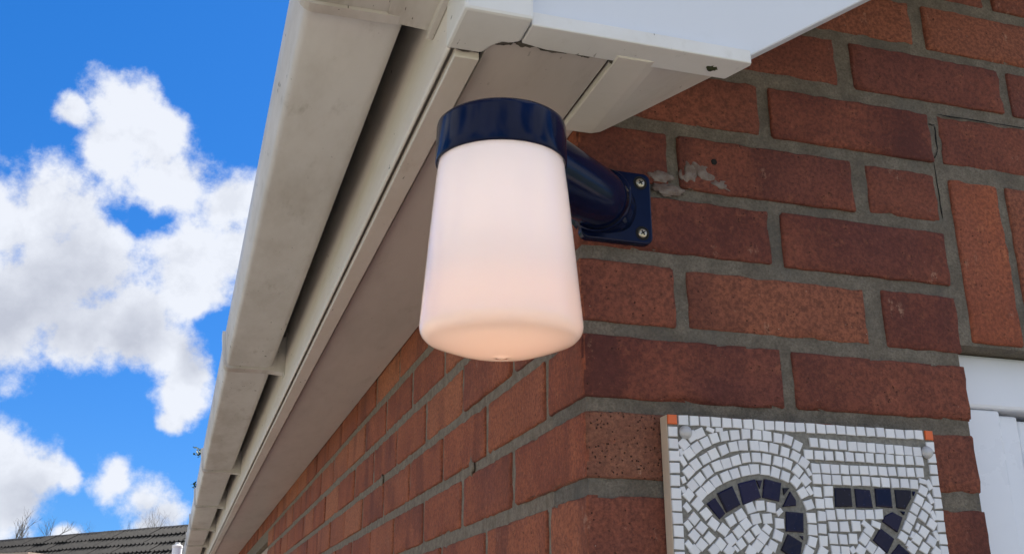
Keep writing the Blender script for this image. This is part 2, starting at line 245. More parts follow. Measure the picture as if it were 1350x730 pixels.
# tiles of the plaque, millimetres from its top left corner
TILES = [(29.9,72.1,-38,9.0,9.0),(37.7,66.1,-36,9.0,9.0),(46.0,60.5,-30,9.0,9.0),(56.3,55.3,-23,9.0,9.0),(66.0,52.2,-16,9.0,9.0),(76.9,49.2,-13,9.0,9.0),(87.1,47.4,-4,9.0,9.0),(98.3,47.7,5,9.0,9.0),(109.0,49.4,13,9.0,9.0),(119.4,52.5,20,9.0,9.0),(130.0,57.0,42,9.0,9.0),(136.2,67.4,61,9.0,9.0),(141.8,78.0,73,9.0,9.0),(143.1,90.1,86,9.0,9.0),(143.4,101.0,93,9.0,9.0),(141.8,112.0,108,9.0,9.0),(136.9,121.3,118,9.0,9.0),(22.0,64.9,-41,9.0,9.0),(29.4,58.5,-40,9.0,9.0),(38.2,51.5,-33,9.0,9.0),(48.2,46.1,-24,9.0,9.0),(57.7,42.9,-17,9.0,9.0),(68.1,40.0,-15,9.0,9.0),(78.9,37.1,-10,9.0,9.0),(89.9,36.2,-1,9.0,9.0),(100.9,36.9,6,9.0,9.0),(112.6,38.5,10,9.0,9.0),(122.9,40.8,21,9.0,9.0),(133.5,46.7,39,9.0,9.0),(140.7,55.2,50,9.0,9.0),(18.7,52.3,-40,9.0,9.0),(26.5,45.7,-35,9.0,9.0),(36.3,39.9,-29,9.0,9.0),(45.4,35.2,-26,9.0,9.0),(56.1,30.4,-21,9.0,9.0),(66.6,27.0,-13,9.0,9.0),(77.0,25.5,-5,9.0,9.0),(88.8,24.9,-0,9.0,9.0),(98.7,25.4,5,9.0,9.0),(109.7,26.6,10,9.0,9.0),(121.1,29.2,15,9.0,9.0),(132.3,32.8,26,9.0,9.0),(141.1,38.8,34,9.0,9.0),(19.8,35.9,-36,9.0,9.0),(28.2,29.9,-32,9.0,9.0),(37.8,24.6,-27,9.0,9.0),(47.4,20.0,-19,9.0,9.0),(57.8,17.6,-11,9.0,9.0),(69.1,15.9,-8,9.0,9.0),(80.9,14.4,-3,9.0,9.0),(92.6,14.6,2,9.0,9.0),(103.5,15.0,5,9.0,9.0),(115.2,16.4,7,9.0,9.0),(125.9,17.8,17,9.0,9.0),(135.4,22.5,26,9.0,9.0),(15.5,27.1,-41,9.0,9.0),(24.0,19.8,-33,9.0,9.0),(32.4,16.1,-24,9.0,9.0),(43.4,12.5,20,8.0,4.5),(53.0,11.8,0,7.0,4.0),(17.3,73.5,43,9.0,9.0),(25.7,81.2,45,9.0,9.0),(33.5,89.7,49,9.0,9.0),(40.6,98.3,39,9.0,9.0),(50.7,103.4,40,9.0,9.0),(57.0,112.1,54,9.0,9.0),(21.1,94.3,43,8.6,8.6),(28.4,102.4,43,8.6,8.6),(20.6,109.3,43,8.6,8.6),(27.3,117.4,43,8.6,8.6),(35.5,110.8,43,8.6,8.6),(39.3,121.6,43,8.6,8.6),(46.6,116.0,43,8.6,8.6),(20.1,122.9,43,8.6,8.6),(54.5,121.7,43,8.6,8.6),(12.9,59.9,70,6.0,4.0),(12.3,69.0,70,6.0,4.0),(12.0,34.5,70,6.0,4.0),(15.1,84.7,50,7.5,5.5),(14.8,100.7,50,7.5,5.5),(14.5,117.7,50,7.5,5.5),(13.2,42.9,60,9.0,5.0),(58.8,95.0,-29,9.0,9.0),(68.9,89.5,-30,9.0,9.0),(79.6,83.1,-22,9.0,9.0),(90.2,80.7,-3,9.0,9.0),(101.4,81.8,6,9.0,9.0),(109.8,85.7,-40,7.0,5.0),(108.7,96.4,4,9.0,9.0),(106.1,107.2,22,9.0,9.0),(99.7,116.6,30,9.0,9.0),(65.4,104.9,-41,9.0,9.0),(73.5,97.8,-33,9.0,9.0),(84.1,92.8,-14,9.0,9.0),(96.1,92.0,-4,9.0,9.0),(95.3,101.8,35,8.0,7.0),(83.8,103.1,-35,8.0,8.0),(75.7,109.4,-35,8.0,8.0),(67.2,115.9,-35,8.0,8.0),(90.1,109.4,40,9.0,9.0),(83.6,117.0,40,9.0,9.0),(76.7,122.1,40,9.0,9.0),(93.8,121.8,35,9.0,9.0),(61.6,120.2,50,6.0,3.0),(144.3,65.3,60,8.0,4.5),(152.7,65.7,2,8.6,8.8),(154.1,76.6,2,8.6,8.8),(155.1,88.3,2,8.6,8.8),(154.2,99.8,2,8.6,8.8),(154.0,111.1,2,8.6,8.8),(151.7,121.3,30,9.0,9.0),(145.3,47.2,65,7.0,4.0),(164.8,64.5,0,9.0,9.5),(163.9,75.5,0,9.0,9.5),(164.8,86.7,0,9.0,9.0),(176.0,85.7,0,8.6,9.0),(186.7,85.6,0,8.6,9.0),(197.7,85.4,0,8.6,9.0),(207.8,85.0,0,8.6,9.0),(218.2,84.4,0,8.6,9.0),(166.3,97.4,0,9.0,9.0),(178.3,97.1,0,9.0,9.0),(191.2,96.3,0,9.0,9.0),(164.9,108.8,0,8.6,9.0),(175.7,108.9,0,8.6,9.0),(186.4,108.3,0,8.6,9.0),(165.9,119.7,0,9.0,9.0),(176.5,119.8,0,9.0,9.0),(184.5,118.4,60,6.0,5.0),(213.6,94.1,20,9.0,6.0),(201.1,93.8,35,6.0,5.0),(205.4,100.0,38,8.8,8.8),(198.6,108.4,38,8.8,8.8),(205.3,115.9,38,8.8,8.8),(193.2,118.8,38,8.8,8.8),(213.9,120.7,38,8.8,8.8),(154.2,19.0,0,8.8,8.8),(164.9,19.2,0,8.8,8.8),(175.6,19.5,0,8.8,8.8),(186.2,19.7,0,8.8,8.8),(196.9,20.0,0,8.8,8.8),(207.6,20.2,0,8.8,8.8),(218.3,20.5,0,8.8,8.8),(229.0,20.7,0,8.8,8.8),(239.7,21.0,0,8.8,8.8),(250.3,21.2,0,8.8,8.8),(261.0,21.5,0,8.8,8.8),(271.7,21.7,0,8.8,8.8),(146.9,30.4,0,8.8,8.8),(158.4,30.5,0,8.8,8.8),(169.8,30.5,0,8.8,8.8),(181.3,30.6,0,8.8,8.8),(192.7,30.6,0,8.8,8.8),(204.2,30.7,0,8.8,8.8),(215.6,30.7,0,8.8,8.8),(227.1,30.8,0,8.8,8.8),(238.5,30.8,0,8.8,8.8),(250.0,30.9,0,8.8,8.8),(261.4,30.9,0,8.8,8.8),(272.9,31.0,0,8.8,8.8),(153.2,43.4,0,8.8,8.8),(164.0,43.3,0,8.8,8.8),(174.7,43.2,0,8.8,8.8),(185.5,43.1,0,8.8,8.8),(196.3,43.0,0,8.8,8.8),(207.1,42.9,0,8.8,8.8),(217.8,42.9,0,8.8,8.8),(228.6,42.8,0,8.8,8.8),(239.4,42.7,0,8.8,8.8),(250.2,42.6,0,8.8,8.8),(260.9,42.5,0,8.8,8.8),(271.7,42.4,0,8.8,8.8),(153.3,53.5,0,8.8,8.8),(164.3,53.5,0,8.8,8.8),(175.3,53.6,0,8.8,8.8),(186.2,53.6,0,8.8,8.8),(197.2,53.7,0,8.8,8.8),(208.2,53.7,0,8.8,8.8),(219.2,53.7,0,8.8,8.8),(230.2,53.8,0,8.8,8.8),(241.1,53.8,0,8.8,8.8),(252.1,53.9,0,8.8,8.8),(263.1,53.9,0,8.8,8.8),(272.7,60.2,30,8.8,8.8),(266.5,69.3,30,8.8,8.8),(260.6,78.2,30,8.8,8.8),(254.7,87.1,30,8.8,8.8),(249.0,95.8,30,8.8,8.8),(242.6,105.2,30,8.8,8.8),(275.4,75.6,36,8.8,8.8),(269.3,84.9,36,8.8,8.8),(277.7,92.2,36,8.8,8.8),(267.2,99.7,36,8.8,8.8),(258.6,106.8,36,8.8,8.8),(251.7,115.8,36,8.8,8.8),(275.1,108.2,36,8.8,8.8),(265.9,115.2,36,8.8,8.8),(279.2,118.8,36,8.8,8.8),(261.0,94.8,-60,7.0,3.5),(253.9,102.8,-60,7.0,3.5),(247.9,111.3,-60,7.0,3.5),(280.0,67.7,65,9.0,5.0),(280.8,83.8,65,9.0,5.0),(280.5,54.2,65,9.0,5.0),(281.3,103.2,65,9.0,5.0),(273.7,50.9,10,8.0,5.0),(16.2,4.7,0,9.2,8.8),(27.5,4.7,0,9.2,8.8),(38.9,4.7,0,9.2,8.8),(50.2,4.7,0,9.2,8.8),(61.5,4.7,0,9.2,8.8),(72.8,4.7,0,9.2,8.8),(84.1,4.7,0,9.2,8.8),(95.5,4.7,0,9.2,8.8),(106.8,4.7,0,9.2,8.8),(118.1,4.7,0,9.2,8.8),(129.4,4.7,0,9.2,8.8),(140.7,4.7,0,9.2,8.8),(152.1,4.7,0,9.2,8.8),(163.4,4.7,0,9.2,8.8),(174.7,4.7,0,9.2,8.8),(186.0,4.7,0,9.2,8.8),(197.3,4.7,0,9.2,8.8),(208.7,4.7,0,9.2,8.8),(220.0,4.7,0,9.2,8.8),(231.3,4.7,0,9.2,8.8),(242.6,4.7,0,9.2,8.8),(253.9,4.7,0,9.2,8.8),(265.3,4.7,0,9.2,8.8),(276.6,4.7,0,9.2,8.8),(4.9,15.9,0,9.2,9.2),(288.3,15.9,0,8.6,9.2),(4.9,27.2,0,9.2,9.2),(288.3,27.2,0,8.6,9.2),(4.9,38.5,0,9.2,9.2),(288.3,38.5,0,8.6,9.2),(4.9,49.7,0,9.2,9.2),(288.3,49.7,0,8.6,9.2),(4.9,61.0,0,9.2,9.2),(288.3,61.0,0,8.6,9.2),(4.9,72.2,0,9.2,9.2),(288.3,72.2,0,8.6,9.2),(4.9,83.5,0,9.2,9.2),(288.3,83.5,0,8.6,9.2),(4.9,94.7,0,9.2,9.2),(288.3,94.7,0,8.6,9.2),(4.9,106.0,0,9.2,9.2),(288.3,106.0,0,8.6,9.2),(4.9,117.2,0,9.2,9.2),(288.3,117.2,0,8.6,9.2),(4.9,128.4,0,9.2,9.2),(288.3,128.4,0,8.6,9.2),(4.9,139.7,0,9.2,9.2),(288.3,139.7,0,8.6,9.2),(4.9,150.9,0,9.2,9.2),(288.3,150.9,0,8.6,9.2),(4.9,162.2,0,9.2,9.2),(288.3,162.2,0,8.6,9.2),(4.9,173.4,0,9.2,9.2),(288.3,173.4,0,8.6,9.2),(4.9,184.7,0,9.2,9.2),(288.3,184.7,0,8.6,9.2),(4.9,195.9,0,9.2,9.2),(288.3,195.9,0,8.6,9.2),(4.9,207.2,0,9.2,9.2),(288.3,207.2,0,8.6,9.2),(4.9,218.4,0,9.2,9.2),(288.3,218.4,0,8.6,9.2),(4.9,229.7,0,9.2,9.2),(288.3,229.7,0,8.6,9.2),(4.9,240.9,0,9.2,9.2),(288.3,240.9,0,8.6,9.2)]
DARK = [[(35.0,80.7),(43.4,75.3),(53.4,89.0),(47.2,94.3)],[(46.3,70.9),(62.5,63.6),(69.7,80.4),(54.5,88.1)],[(68.5,61.1),(86.3,56.6),(91.3,73.2),(72.3,80.4)],[(96.3,55.8),(114.3,58.9),(110.8,76.2),(93.1,73.2)],[(88.0,57.5),(93.9,57.2),(91.0,65.0)],[(115.6,63.5),(122.3,63.2),(116.0,69.8)],[(122.9,66.3),(128.2,74.2),(128.1,79.4),(113.6,81.0)],[(116.6,85.1),(135.1,85.9),(133.8,103.9),(115.0,103.2)],[(116.8,105.4),(131.4,112.9),(128.2,123.2),(118.9,127.5),(108.0,120.0)],[(129.0,106.8),(132.3,107.0),(131.9,110.5)],[(172.1,61.2),(189.7,60.8),(189.5,78.4),(171.0,79.0)],[(194.5,61.0),(211.3,61.8),(212.5,78.6),(194.3,78.7)],[(217.2,59.9),(235.1,59.1),(235.1,77.9),(216.8,77.1)],[(239.9,60.3),(258.3,60.3),(257.1,68.5),(249.1,78.8),(239.8,77.7)],[(260.4,61.1),(263.3,61.2),(260.5,65.6)],[(221.3,91.1),(225.4,85.5),(234.2,81.8),(244.7,86.7),(236.6,100.9)],[(218.0,97.4),(232.1,107.2),(222.7,120.9),(208.7,109.1)],[(237.1,111.8),(247.4,120.4),(240.2,129.3),(226.7,121.5)],[(243.0,80.8),(248.4,80.9),(246.8,84.2)]]
# ---------------------------------------------------------------- geometry helpers
WL = {}
def tag(o, label=None, cat=None, group=None, kind=None):
    for k, v in (('label', label), ('category', cat), ('group', group), ('kind', kind)):
        if v: o[k] = v
    return o
def place(o, origin, parent):
    WL[o.name] = Vector(origin); o.location = Vector(origin) + Vector((0, 0, ZO))
    if parent: o.parent = parent; o.location = Vector(origin) - WL[parent.name]
    C.objects.link(o); return o
def root(name, loc, label, cat, group=None):
    o = bpy.data.objects.new(name, None); o.empty_display_size = .05; place(o, loc, None); return tag(o, label, cat, group)
def obj(name, geo, mat, parent=None, smooth=False, origin=None, **kw):
    vs, fs = geo
    if origin is None:
        lo = [min(v[i] for v in vs) for i in range(3)]; hi = [max(v[i] for v in vs) for i in range(3)]
        origin = [(a + b) / 2 for a, b in zip(lo, hi)]
        if parent is None: origin[2] = lo[2]
    og = Vector(origin)
    me = bpy.data.meshes.new(name); me.from_pydata([tuple(Vector(v) - og) for v in vs], [], fs)
    me.materials.append(MAT[mat]); 
    if smooth: me.polygons.foreach_set('use_smooth', [True] * len(me.polygons))
    me.update()
    bm_ = bmesh.new(); bm_.from_mesh(me); bmesh.ops.recalc_face_normals(bm_, faces=bm_.faces[:]); bm_.to_mesh(me); bm_.free()
    o = bpy.data.objects.new(name, me); place(o, og, parent); return tag(o, **kw)
def bmgeo(bm):
    bm.normal_update(); bm.verts.index_update()
    r = ([tuple(v.co) for v in bm.verts], [[v.index for v in f.verts] for f in bm.faces]); bm.free(); return r
def box(x0, x1, y0, y1, z0, z1, bev=0, seg=2):
    bm = bmesh.new(); bmesh.ops.create_cube(bm, size=1)
    for v in bm.verts: v.co = Vector(((x0+x1)/2 + v.co.x*(x1-x0), (y0+y1)/2 + v.co.y*(y1-y0), (z0+z1)/2 + v.co.z*(z1-z0)))
    if bev: bmesh.ops.bevel(bm, geom=bm.edges[:], offset=bev, segments=seg, profile=.5, affect='EDGES')
    return bmgeo(bm)
def prism(pts, axis, a, b, bev=0, seg=2):
    """extrude a closed outline (two coordinates) along an axis"""
    def P(p, t): return {'x': (t, p[0], p[1]), 'y': (p[0], t, p[1]), 'z': (p[0], p[1], t)}[axis]
    bm = bmesh.new(); A = [bm.verts.new(P(p, a)) for p in pts]; B = [bm.verts.new(P(p, b)) for p in pts]; n = len(pts)
    bm.faces.new(A); bm.faces.new(B[::-1])
    for i in range(n): bm.faces.new((A[i], B[i], B[(i+1) % n], A[(i+1) % n]))
    bmesh.ops.recalc_face_normals(bm, faces=bm.faces[:])
    if bev: bmesh.ops.bevel(bm, geom=bm.edges[:], offset=bev, segments=seg, profile=.5, affect='EDGES')
    return bmgeo(bm)
def join(*gs):
    vs, fs = [], []
    for v, f in gs:
        k = len(vs); vs += list(v); fs += [[i + k for i in q] for q in f]
    return vs, fs
def lathe(prof, c, T=None, n=64):
    """profile (radius, height) about the axis T[0] through c"""
    u, a, b = T or (Vector((0, 0, 1)), Vector((1, 0, 0)), Vector((0, 1, 0))); c = Vector(c); vs, fs = [], []
    for r, h in prof:
        for k in range(n):
            t = 2 * math.pi * k / n; vs.append(tuple(c + u*h + a*(r*math.cos(t)) + b*(r*math.sin(t))))
    for i in range(len(prof) - 1):
        for k in range(n): fs.append([i*n+k, i*n+(k+1) % n, (i+1)*n+(k+1) % n, (i+1)*n+k])
    return vs, fs
def sweep(path, rad, n=12, cap=True):
    P = [Vector(p) for p in path]; vs, fs = [], []; ref = None
    for i, p in enumerate(P):
        t = (P[min(i+1, len(P)-1)] - P[max(i-1, 0)]).normalized()
        if ref is None: ref = t.orthogonal().normalized()
        ref = (ref - t * ref.dot(t)).normalized(); s = t.cross(ref); r = rad[i] if hasattr(rad, '__len__') else rad
        for k in range(n):
            a = 2 * math.pi * k / n; vs.append(tuple(p + ref*(r*math.cos(a)) + s*(r*math.sin(a))))
    for i in range(len(P) - 1):
        for k in range(n): fs.append([i*n+k, i*n+(k+1) % n, (i+1)*n+(k+1) % n, (i+1)*n+k])
    if cap: fs.append(list(range(n))[::-1]); fs.append([(len(P)-1)*n + k for k in range(n)])
    return vs, fs
def lump(c, rx, ry, rz, n=10, m=6, amp=.35, seed=0):
    vs, fs = [], []
    for j in range(m + 1):
        for i in range(n):
            p = Vector((math.sin(math.pi*j/m)*math.cos(2*math.pi*i/n), math.sin(math.pi*j/m)*math.sin(2*math.pi*i/n), math.cos(math.pi*j/m)))
            k = 1 + amp * noise.noise(p * 2.2 + Vector((seed * 7.1, 0, 0))); vs.append((c[0]+p.x*rx*k, c[1]+p.y*ry*k, c[2]+p.z*rz*k))
    for j in range(m):
        for i in range(n): fs.append([j*n+i, (j+1)*n+i, (j+1)*n+(i+1) % n, j*n+(i+1) % n])
    return vs, fs

# ---------------------------------------------------------------- ground
gv = []; gf = []
obj('ground', box(-400, 400, -400, 400, -2.3, -2.0), 'lawn', kind='structure')
obj('paved_yard', box(-9, 9, -9, 13, -2.05, -1.996), 'paving', kind='structure')

# ---------------------------------------------------------------- the house
house = root('brick_house', (0, 0, -2), 'red brick bungalow corner with white plastic eaves and gable board', 'house')
SL = .655                                                     # pitch of the gable
def soff(x): return .275 + SL * (x - .022)
# mortar cores of the two walls: set back behind the brick faces
D0 = .0027
core = prism([(D0, -2), (.432, -2), (.432, .086), (1.452, .086), (1.452, -2), (6, -2), (6, .40), (3, soff(3)), (D0, .45)], 'y', D0, .095)
front = obj('front_wall', core, 'mortar', house)
WY0, WY1, WZ0, WZ1 = 3.46, 4.55, -.85, .178                   # window in the side wall
side = obj('side_wall', join(box(D0, .09, .0955, WY0, -2, .42), box(D0, .09, WY0 + .0005, WY1, WZ1, .42), box(D0, .09, WY0 + .0005, WY1, -2, WZ0), box(D0, .09, WY1 + .0005, 9.1, -2, .42)), 'mortar_side', house)
obj('back_wall', join(box(.1, 6, 9.0, 9.1, -2, .40), box(5.9, 6, .1, 9.0, -2, .40)), 'brick_side', house)

ROWZ = {-2: (-.150, -.089), -1: (-.0735, -.012), 0: (.0015, .0625), 1: (.0755, .1385), 2: (.1535, .2135), 3: (.2275, .2875), 4: (.303, .364), 5: (.382, .441), 6: (.4545, .515)}
def rowz(r):
    if r in ROWZ: return ROWZ[r]
    if r < -2: z = -.089 - .0755 * (-2 - r); return (z - .061, z)
    z = .515 + .0758 * (r - 6); return (z - .0605, z)
def axis_cuts(a, b, res, e=.0028):
    n = max(1, round((b - a - 2*e) / res)); return [a] + [a + e + (b - a - 2*e) * i / n for i in range(n + 1)] + [b]
def brick_geo(x0, x1, y0, y1, z0, z1, res, seed, skip):
    """box with worn, chipped arrises; skip = name of the hidden face to leave open"""
    X, Y, Z = axis_cuts(x0, x1, res if 'y' in skip else .05), axis_cuts(y0, y1, res if 'x' in skip else .05), axis_cuts(z0, z1, res)
    if skip == 'c': X, Y = axis_cuts(x0, x1, res), axis_cuts(y0, y1, res)
    idx, vs, fs = {}, [], []
    nx, ny, nz = len(X) - 1, len(Y) - 1, len(Z) - 1
    def V(i, j, k):
        if (i, j, k) in idx: return idx[i, j, k]
        p = Vector((X[i], Y[j], Z[k])); ext = [(-1 if q == 0 else 1 if q == m else 0) for q, m in ((i, nx), (j, ny), (k, nz))]
        s = Vector((seed * 3.17, seed * 1.3, 0)); q = p * 55 + s
        d = Vector((noise.noise(q), noise.noise(q + Vector((9, 0, 0))), noise.noise(q + Vector((0, 17, 0))))) * .0013
        ed = sum(1 for e in ext if e)
        if ed >= 2:
            bev = .0011 + .0015 * noise.noise(p * 130 + s) + max(0, noise.noise(p * 60 + s * 2) - .28) * .014
            d -= Vector(ext) * min(max(bev, .0004), .0038) * (.75 if ed == 2 else 1.0)
        idx[i, j, k] = len(vs); vs.append(tuple(p + d)); return idx[i, j, k]
    for i in range(nx):
        for j in range(ny):
            fs.append([V(i, j, 0), V(i, j+1, 0), V(i+1, j+1, 0), V(i+1, j, 0)]); fs.append([V(i, j, nz), V(i+1, j, nz), V(i+1, j+1, nz), V(i, j+1, nz)])
    for i in range(nx):
        for k in range(nz): fs.append([V(i, 0, k), V(i+1, 0, k), V(i+1, 0, k+1), V(i, 0, k+1)])
    for j in range(ny):
        for k in range(nz):
            fs.append([V(0, j, k), V(0, j, k+1), V(0, j+1, k+1), V(0, j+1, k)]); fs.append([V(nx, j, k), V(nx, j+1, k), V(nx, j+1, k+1), V(nx, j, k+1)])
    return vs, fs
NB = [0]
def jit(a): return random.uniform(-a, a)
def brick_f(u0, u1, z0, z1, res=.011):
    NB[0] += 1; o = jit(.0016)
    return obj('brick', brick_geo(u0 + jit(.0018), u1 + jit(.0018), o, .088, z0 + jit(.0014), z1 + jit(.0014), res, NB[0], 'y'), 'brick_front', front, True)
def brick_s(v0, v1, z0, z1, res=.011):
    NB[0] += 1; o = jit(.0012)
    return obj('brick', brick_geo(o, .085, v0 + jit(.0015), v1 + jit(.0015), z0 + jit(.0008), z1 + jit(.0008), res, NB[0], 'x'), 'brick_side', side, True)
def spans(first, upto, start=0.):
    """stretchers with 14 mm joints after the first brick"""
    out = [(start, start + first)]; a = start + first + .014
    while a < upto: out.append((a, min(a + .2095, upto))); a += .2235
    return [s for s in out if s[1] - s[0] > .03]
far_f, far_s = [], []
for r in range(-26, 34):
    z0, z1 = rowz(r); even = r % 2 == 0; near_row = -6 <= r <= 7
    # front wall: the pier left of the opening, then whole courses above the soldiers
    lim = .436 if r <= 3 else 5.9
    if even: us = [(0, .2135), (.2275, .436)] + spans(.2095, lim, .4505)
    else: us = [(0, .100), (.1135, .322)] + ([(.3425, .436)] if r <= 3 else spans(.208, lim, .3425))
    if r <= 3: us = [u for u in us if u[1] < .44]
    else: us = [u for u in us if u[1] <= 5.9]
    for i, (a, b) in enumerate(us):
        if z0 > soff(a if a < 3 else 6 - b) + .06: continue
        if z0 < .3 and a > .44: continue
        if i == 0:
            vlen = .099 if even else .2145
            if near_row:
                NB[0] += 1
                cb = obj('brick', brick_geo(-.0004, b, 0., vlen, z0, z1, .011, NB[0], 'c'), 'brick_pitted' if r in (-1, -4, 5) else 'brick_front', front, True)
                cb.data.materials.append(MAT['brick_side'])
                for pf in cb.data.polygons: pf.material_index = 1 if pf.normal.x < -.6 else 0  # side faces take the lighter copy, so their sky light is painted in
            else: far_f.append(box(0, b, 0, vlen, z0, z1))
        elif near_row and a < 1.25: brick_f(a, b, z0, z1)
        elif z1 < soff(min(a, 6 - b)) + .1: far_f.append(box(a, b, 0, .088, z0, z1))
    # right of the opening
    if r <= 3:
        for a, b in spans(.2095 if even else .100, 5.9, 1.455): far_f.append(box(a, b, 0, .088, z0, z1))
    # side wall
    if r > 4: continue
    vs_ = spans(.2095, 9.0, .113) if even else spans(.2095, 9.0, .2285)
    for a, b in vs_:
        if z1 > WZ0 and z0 < WZ1 and b > WY0 and a < WY1:
            if a < WY0 - .05: b = WY0
            elif b > WY1 + .05: a = WY1
            else: continue
            if z1 > WZ1 + .02 : pass
        if near_row and r >= -5 and r <= 3 and a < 3.9: brick_s(a, b, z0, z1, .012 if a < 1.2 else .03)
        else: far_s.append(box(0, .085, a, b, z0, z1))
obj('brickwork', join(*far_f), 'brick_front', front, kind='stuff'); obj('brickwork', join(*far_s), 'brick_side', side, kind='stuff')
# soldier course over the opening
u = .4535
while u < 1.44:
    NB[0] += 1
    obj('soldier_brick', brick_geo(u, u + .066 + jit(.002), -.001 + jit(.001), .088, .0895 + jit(.0015), .284 + jit(.0015), .011, NB[0], 'y'), 'brick_side' if NB[0] % 3 else 'brick_front', front, True); u += .0785
# old fixing hole, mortar smears
obj('fixing_hole', lathe([(.0001, -.0012), (.0034, -.0012), (.0036, .0004), (.0036, .006)], (.1528, -.0009, .2612), (Vector((0, 1, 0)), Vector((1, 0, 0)), Vector((0, 0, 1))), 14), 'recess_black', front)
for i, (x, z, rx, rz) in enumerate(((.138, .2480, .017, .0125), (.124, .243, .009, .015), (.156, .2365, .014, .006), (.089, .2365, .012, .006), (.098, .2225, .016, .006))):
    obj('mortar_smear', lump((x, .0003, z), rx, .0022, rz, 30, 12, .8, i + 3), 'mortar_smear', front, True)
obj('mortar_smear', lump((.0005, .395, -.004), .0030, .009, .012, 16, 8, .6, 11), 'mortar_side', side, True)
obj('mortar_smear', lump((.0005, 1.02, .068), .0028, .011, .010, 16, 8, .6, 12), 'mortar_side', side, True)

for i, (x0, z0_, x1, z1_) in enumerate(((.4385, .352, .4475, .3515), (.4475, .3515, .446, .318), (.4385, .306, .446, .318), (.4385, .306, .4388, .232), (.452, .3655, .60, .3668))):
    pts = [(x0 + (x1 - x0)*k/8 + jit(.0005), z0_ + (z1_ - z0_)*k/8 + jit(.0005)) for k in range(9)]
    obj('mortar_crack', sweep([(x, D0 - .0002 if x < .452 else .0006, z) for x, z in pts], [.0002] + [.0007 + jit(.0003) for _ in range(7)] + [.0002], 6), 'recess_black', front)
# roof slabs and eaves
rz = lambda x: .405 + SL * (x + .235)
obj('roof', prism([(-.235, rz(-.235)), (3, rz(3)), (6.235, rz(-.235)), (6.235, rz(-.235) + .05), (3, rz(3) + .06), (-.235, rz(-.235) + .05)], 'y', -.19, 9.3), 'roof_tile_clay', house)
# gable board (box end) with its drip lip
obj('gable_board', prism([(-.1035, .2815), (.0985, .2815), (3.0, .2815 + SL * 2.9015), (5.9, .2815), (6.1, .2815), (6.1, rz(-.1) - .004), (3.0, rz(3) - .004), (-.1035, rz(-.1035) - .004)], 'y', -.1625, -.146, .0012, 1), 'clean_plastic', house)
lip = prism([(-.1045, -.1685), (.1035, -.1685), (.105, -.164), (.094, -.136), (-.080, -.1345), (-.1045, -.139)], 'z', .275, .2885, .0012, 2)
obj('drip_lip', lip, 'white_plastic', house)
ct = prism([(-.166, -.179), (-.1060, -.179), (-.1060, -.142), (-.114, -.137), (-.121, -.1365), (-.128, -.128), (-.1335, -.1145), (-.166, -.1145)], 'z', .2735, .50, .003, 2)
obj('corner_trim', ct, 'white_plastic', house)
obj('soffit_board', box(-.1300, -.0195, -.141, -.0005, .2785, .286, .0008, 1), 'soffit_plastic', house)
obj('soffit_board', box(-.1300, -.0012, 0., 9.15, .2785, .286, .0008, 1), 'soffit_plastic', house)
sb = [(-.0168, .2735), (.014, .2735), (.024, .2765)] + [(x, soff(x) - .0003) for x in (.04, 3.0)] + [(3.0, soff(3) + .009), (.018, .2855), (-.0168, .2825)]
obj('verge_soffit', prism(sb, 'y', -.1455, -.0012, .0008, 1), 'lip_plastic', house)
obj('fascia_board', prism([(-.1648, .2762), (-.1630, .2738), (-.1612, .2738), (-.1606, .292), (-.150, .292), (-.150, .45), (-.1648, .45)], 'y', -.1125, 9.15, .0006, 1), 'fascia_plastic', house)
obj('fascia_return', box(-.1572, -.1345, -.1105, 9.15, .2695, .2790, .0012, 2), 'fascia_plastic', house)
for i, (x, y, a, b) in enumerate(((-.122, -.134, .012, .005), (-.10, -.136, .012, .004), (-.075, -.1345, .017, .0022), (-.045, -.135, .010, .0015), (-.0175, -.133, .003, .003), (-.146, -.1135, .012, .0015))):
    obj('grime', lump((x, y, .2772), a*.85, b*.6, .0028, 16, 8, .9, i + 20), 'grime', house, True)
obj('moss_patch', lump((.073, -.150, .2754), .006, .0042, .0014, 18, 8, .9, 31), 'moss', house, True)

# door frame in the opening, window in the side wall
dr = tag(obj('door_frame', box(.4325, .5035, .034, .095, -1.98, .0250, .003), 'frame_plastic', house), 'white plastic door frame under the soldier course')
obj('top_rail', box(.4325, 1.45, .030, .095, .0255, .0852, .004), 'frame_plastic', dr)
obj('stile', box(.5038, .5330, .041, .09, -1.95, .0215, .003), 'frame_plastic', dr)
obj('leaf_panel', box(.5365, 1.44, .046, .088, -1.95, .0180, .003), 'frame_plastic', dr)
obj('gap_shade', box(.5331, .5364, .055, .08, -1.95, .018), 'recess_black', dr)  # black strip put in as the shade of the gap beside the leaf
obj('catch', box(.541, .575, .036, .0459, -.07, -.024, .003), 'recess_black', dr)
wn = tag(obj('window', join(box(.022, .085, WY0 + .002, WY1 - .002, WZ1 - .055, WZ1 - .003, .003), box(.022, .085, WY0 + .002, WY0 + .06, WZ0 + .002, WZ1 - .056, .003), box(.022, .085, WY1 - .06, WY1 - .002, WZ0 + .002, WZ1 - .056, .003), box(.022, .085, WY0 + .061, WY1 - .061, WZ0 + .002, WZ0 + .06, .003)), 'render_cream', house), 'cream window frame in the side wall')
obj('pane', box(.05, .056, WY0 + .061, WY1 - .061, WZ0 + .061, WZ1 - .056), 'dark_glass', wn)

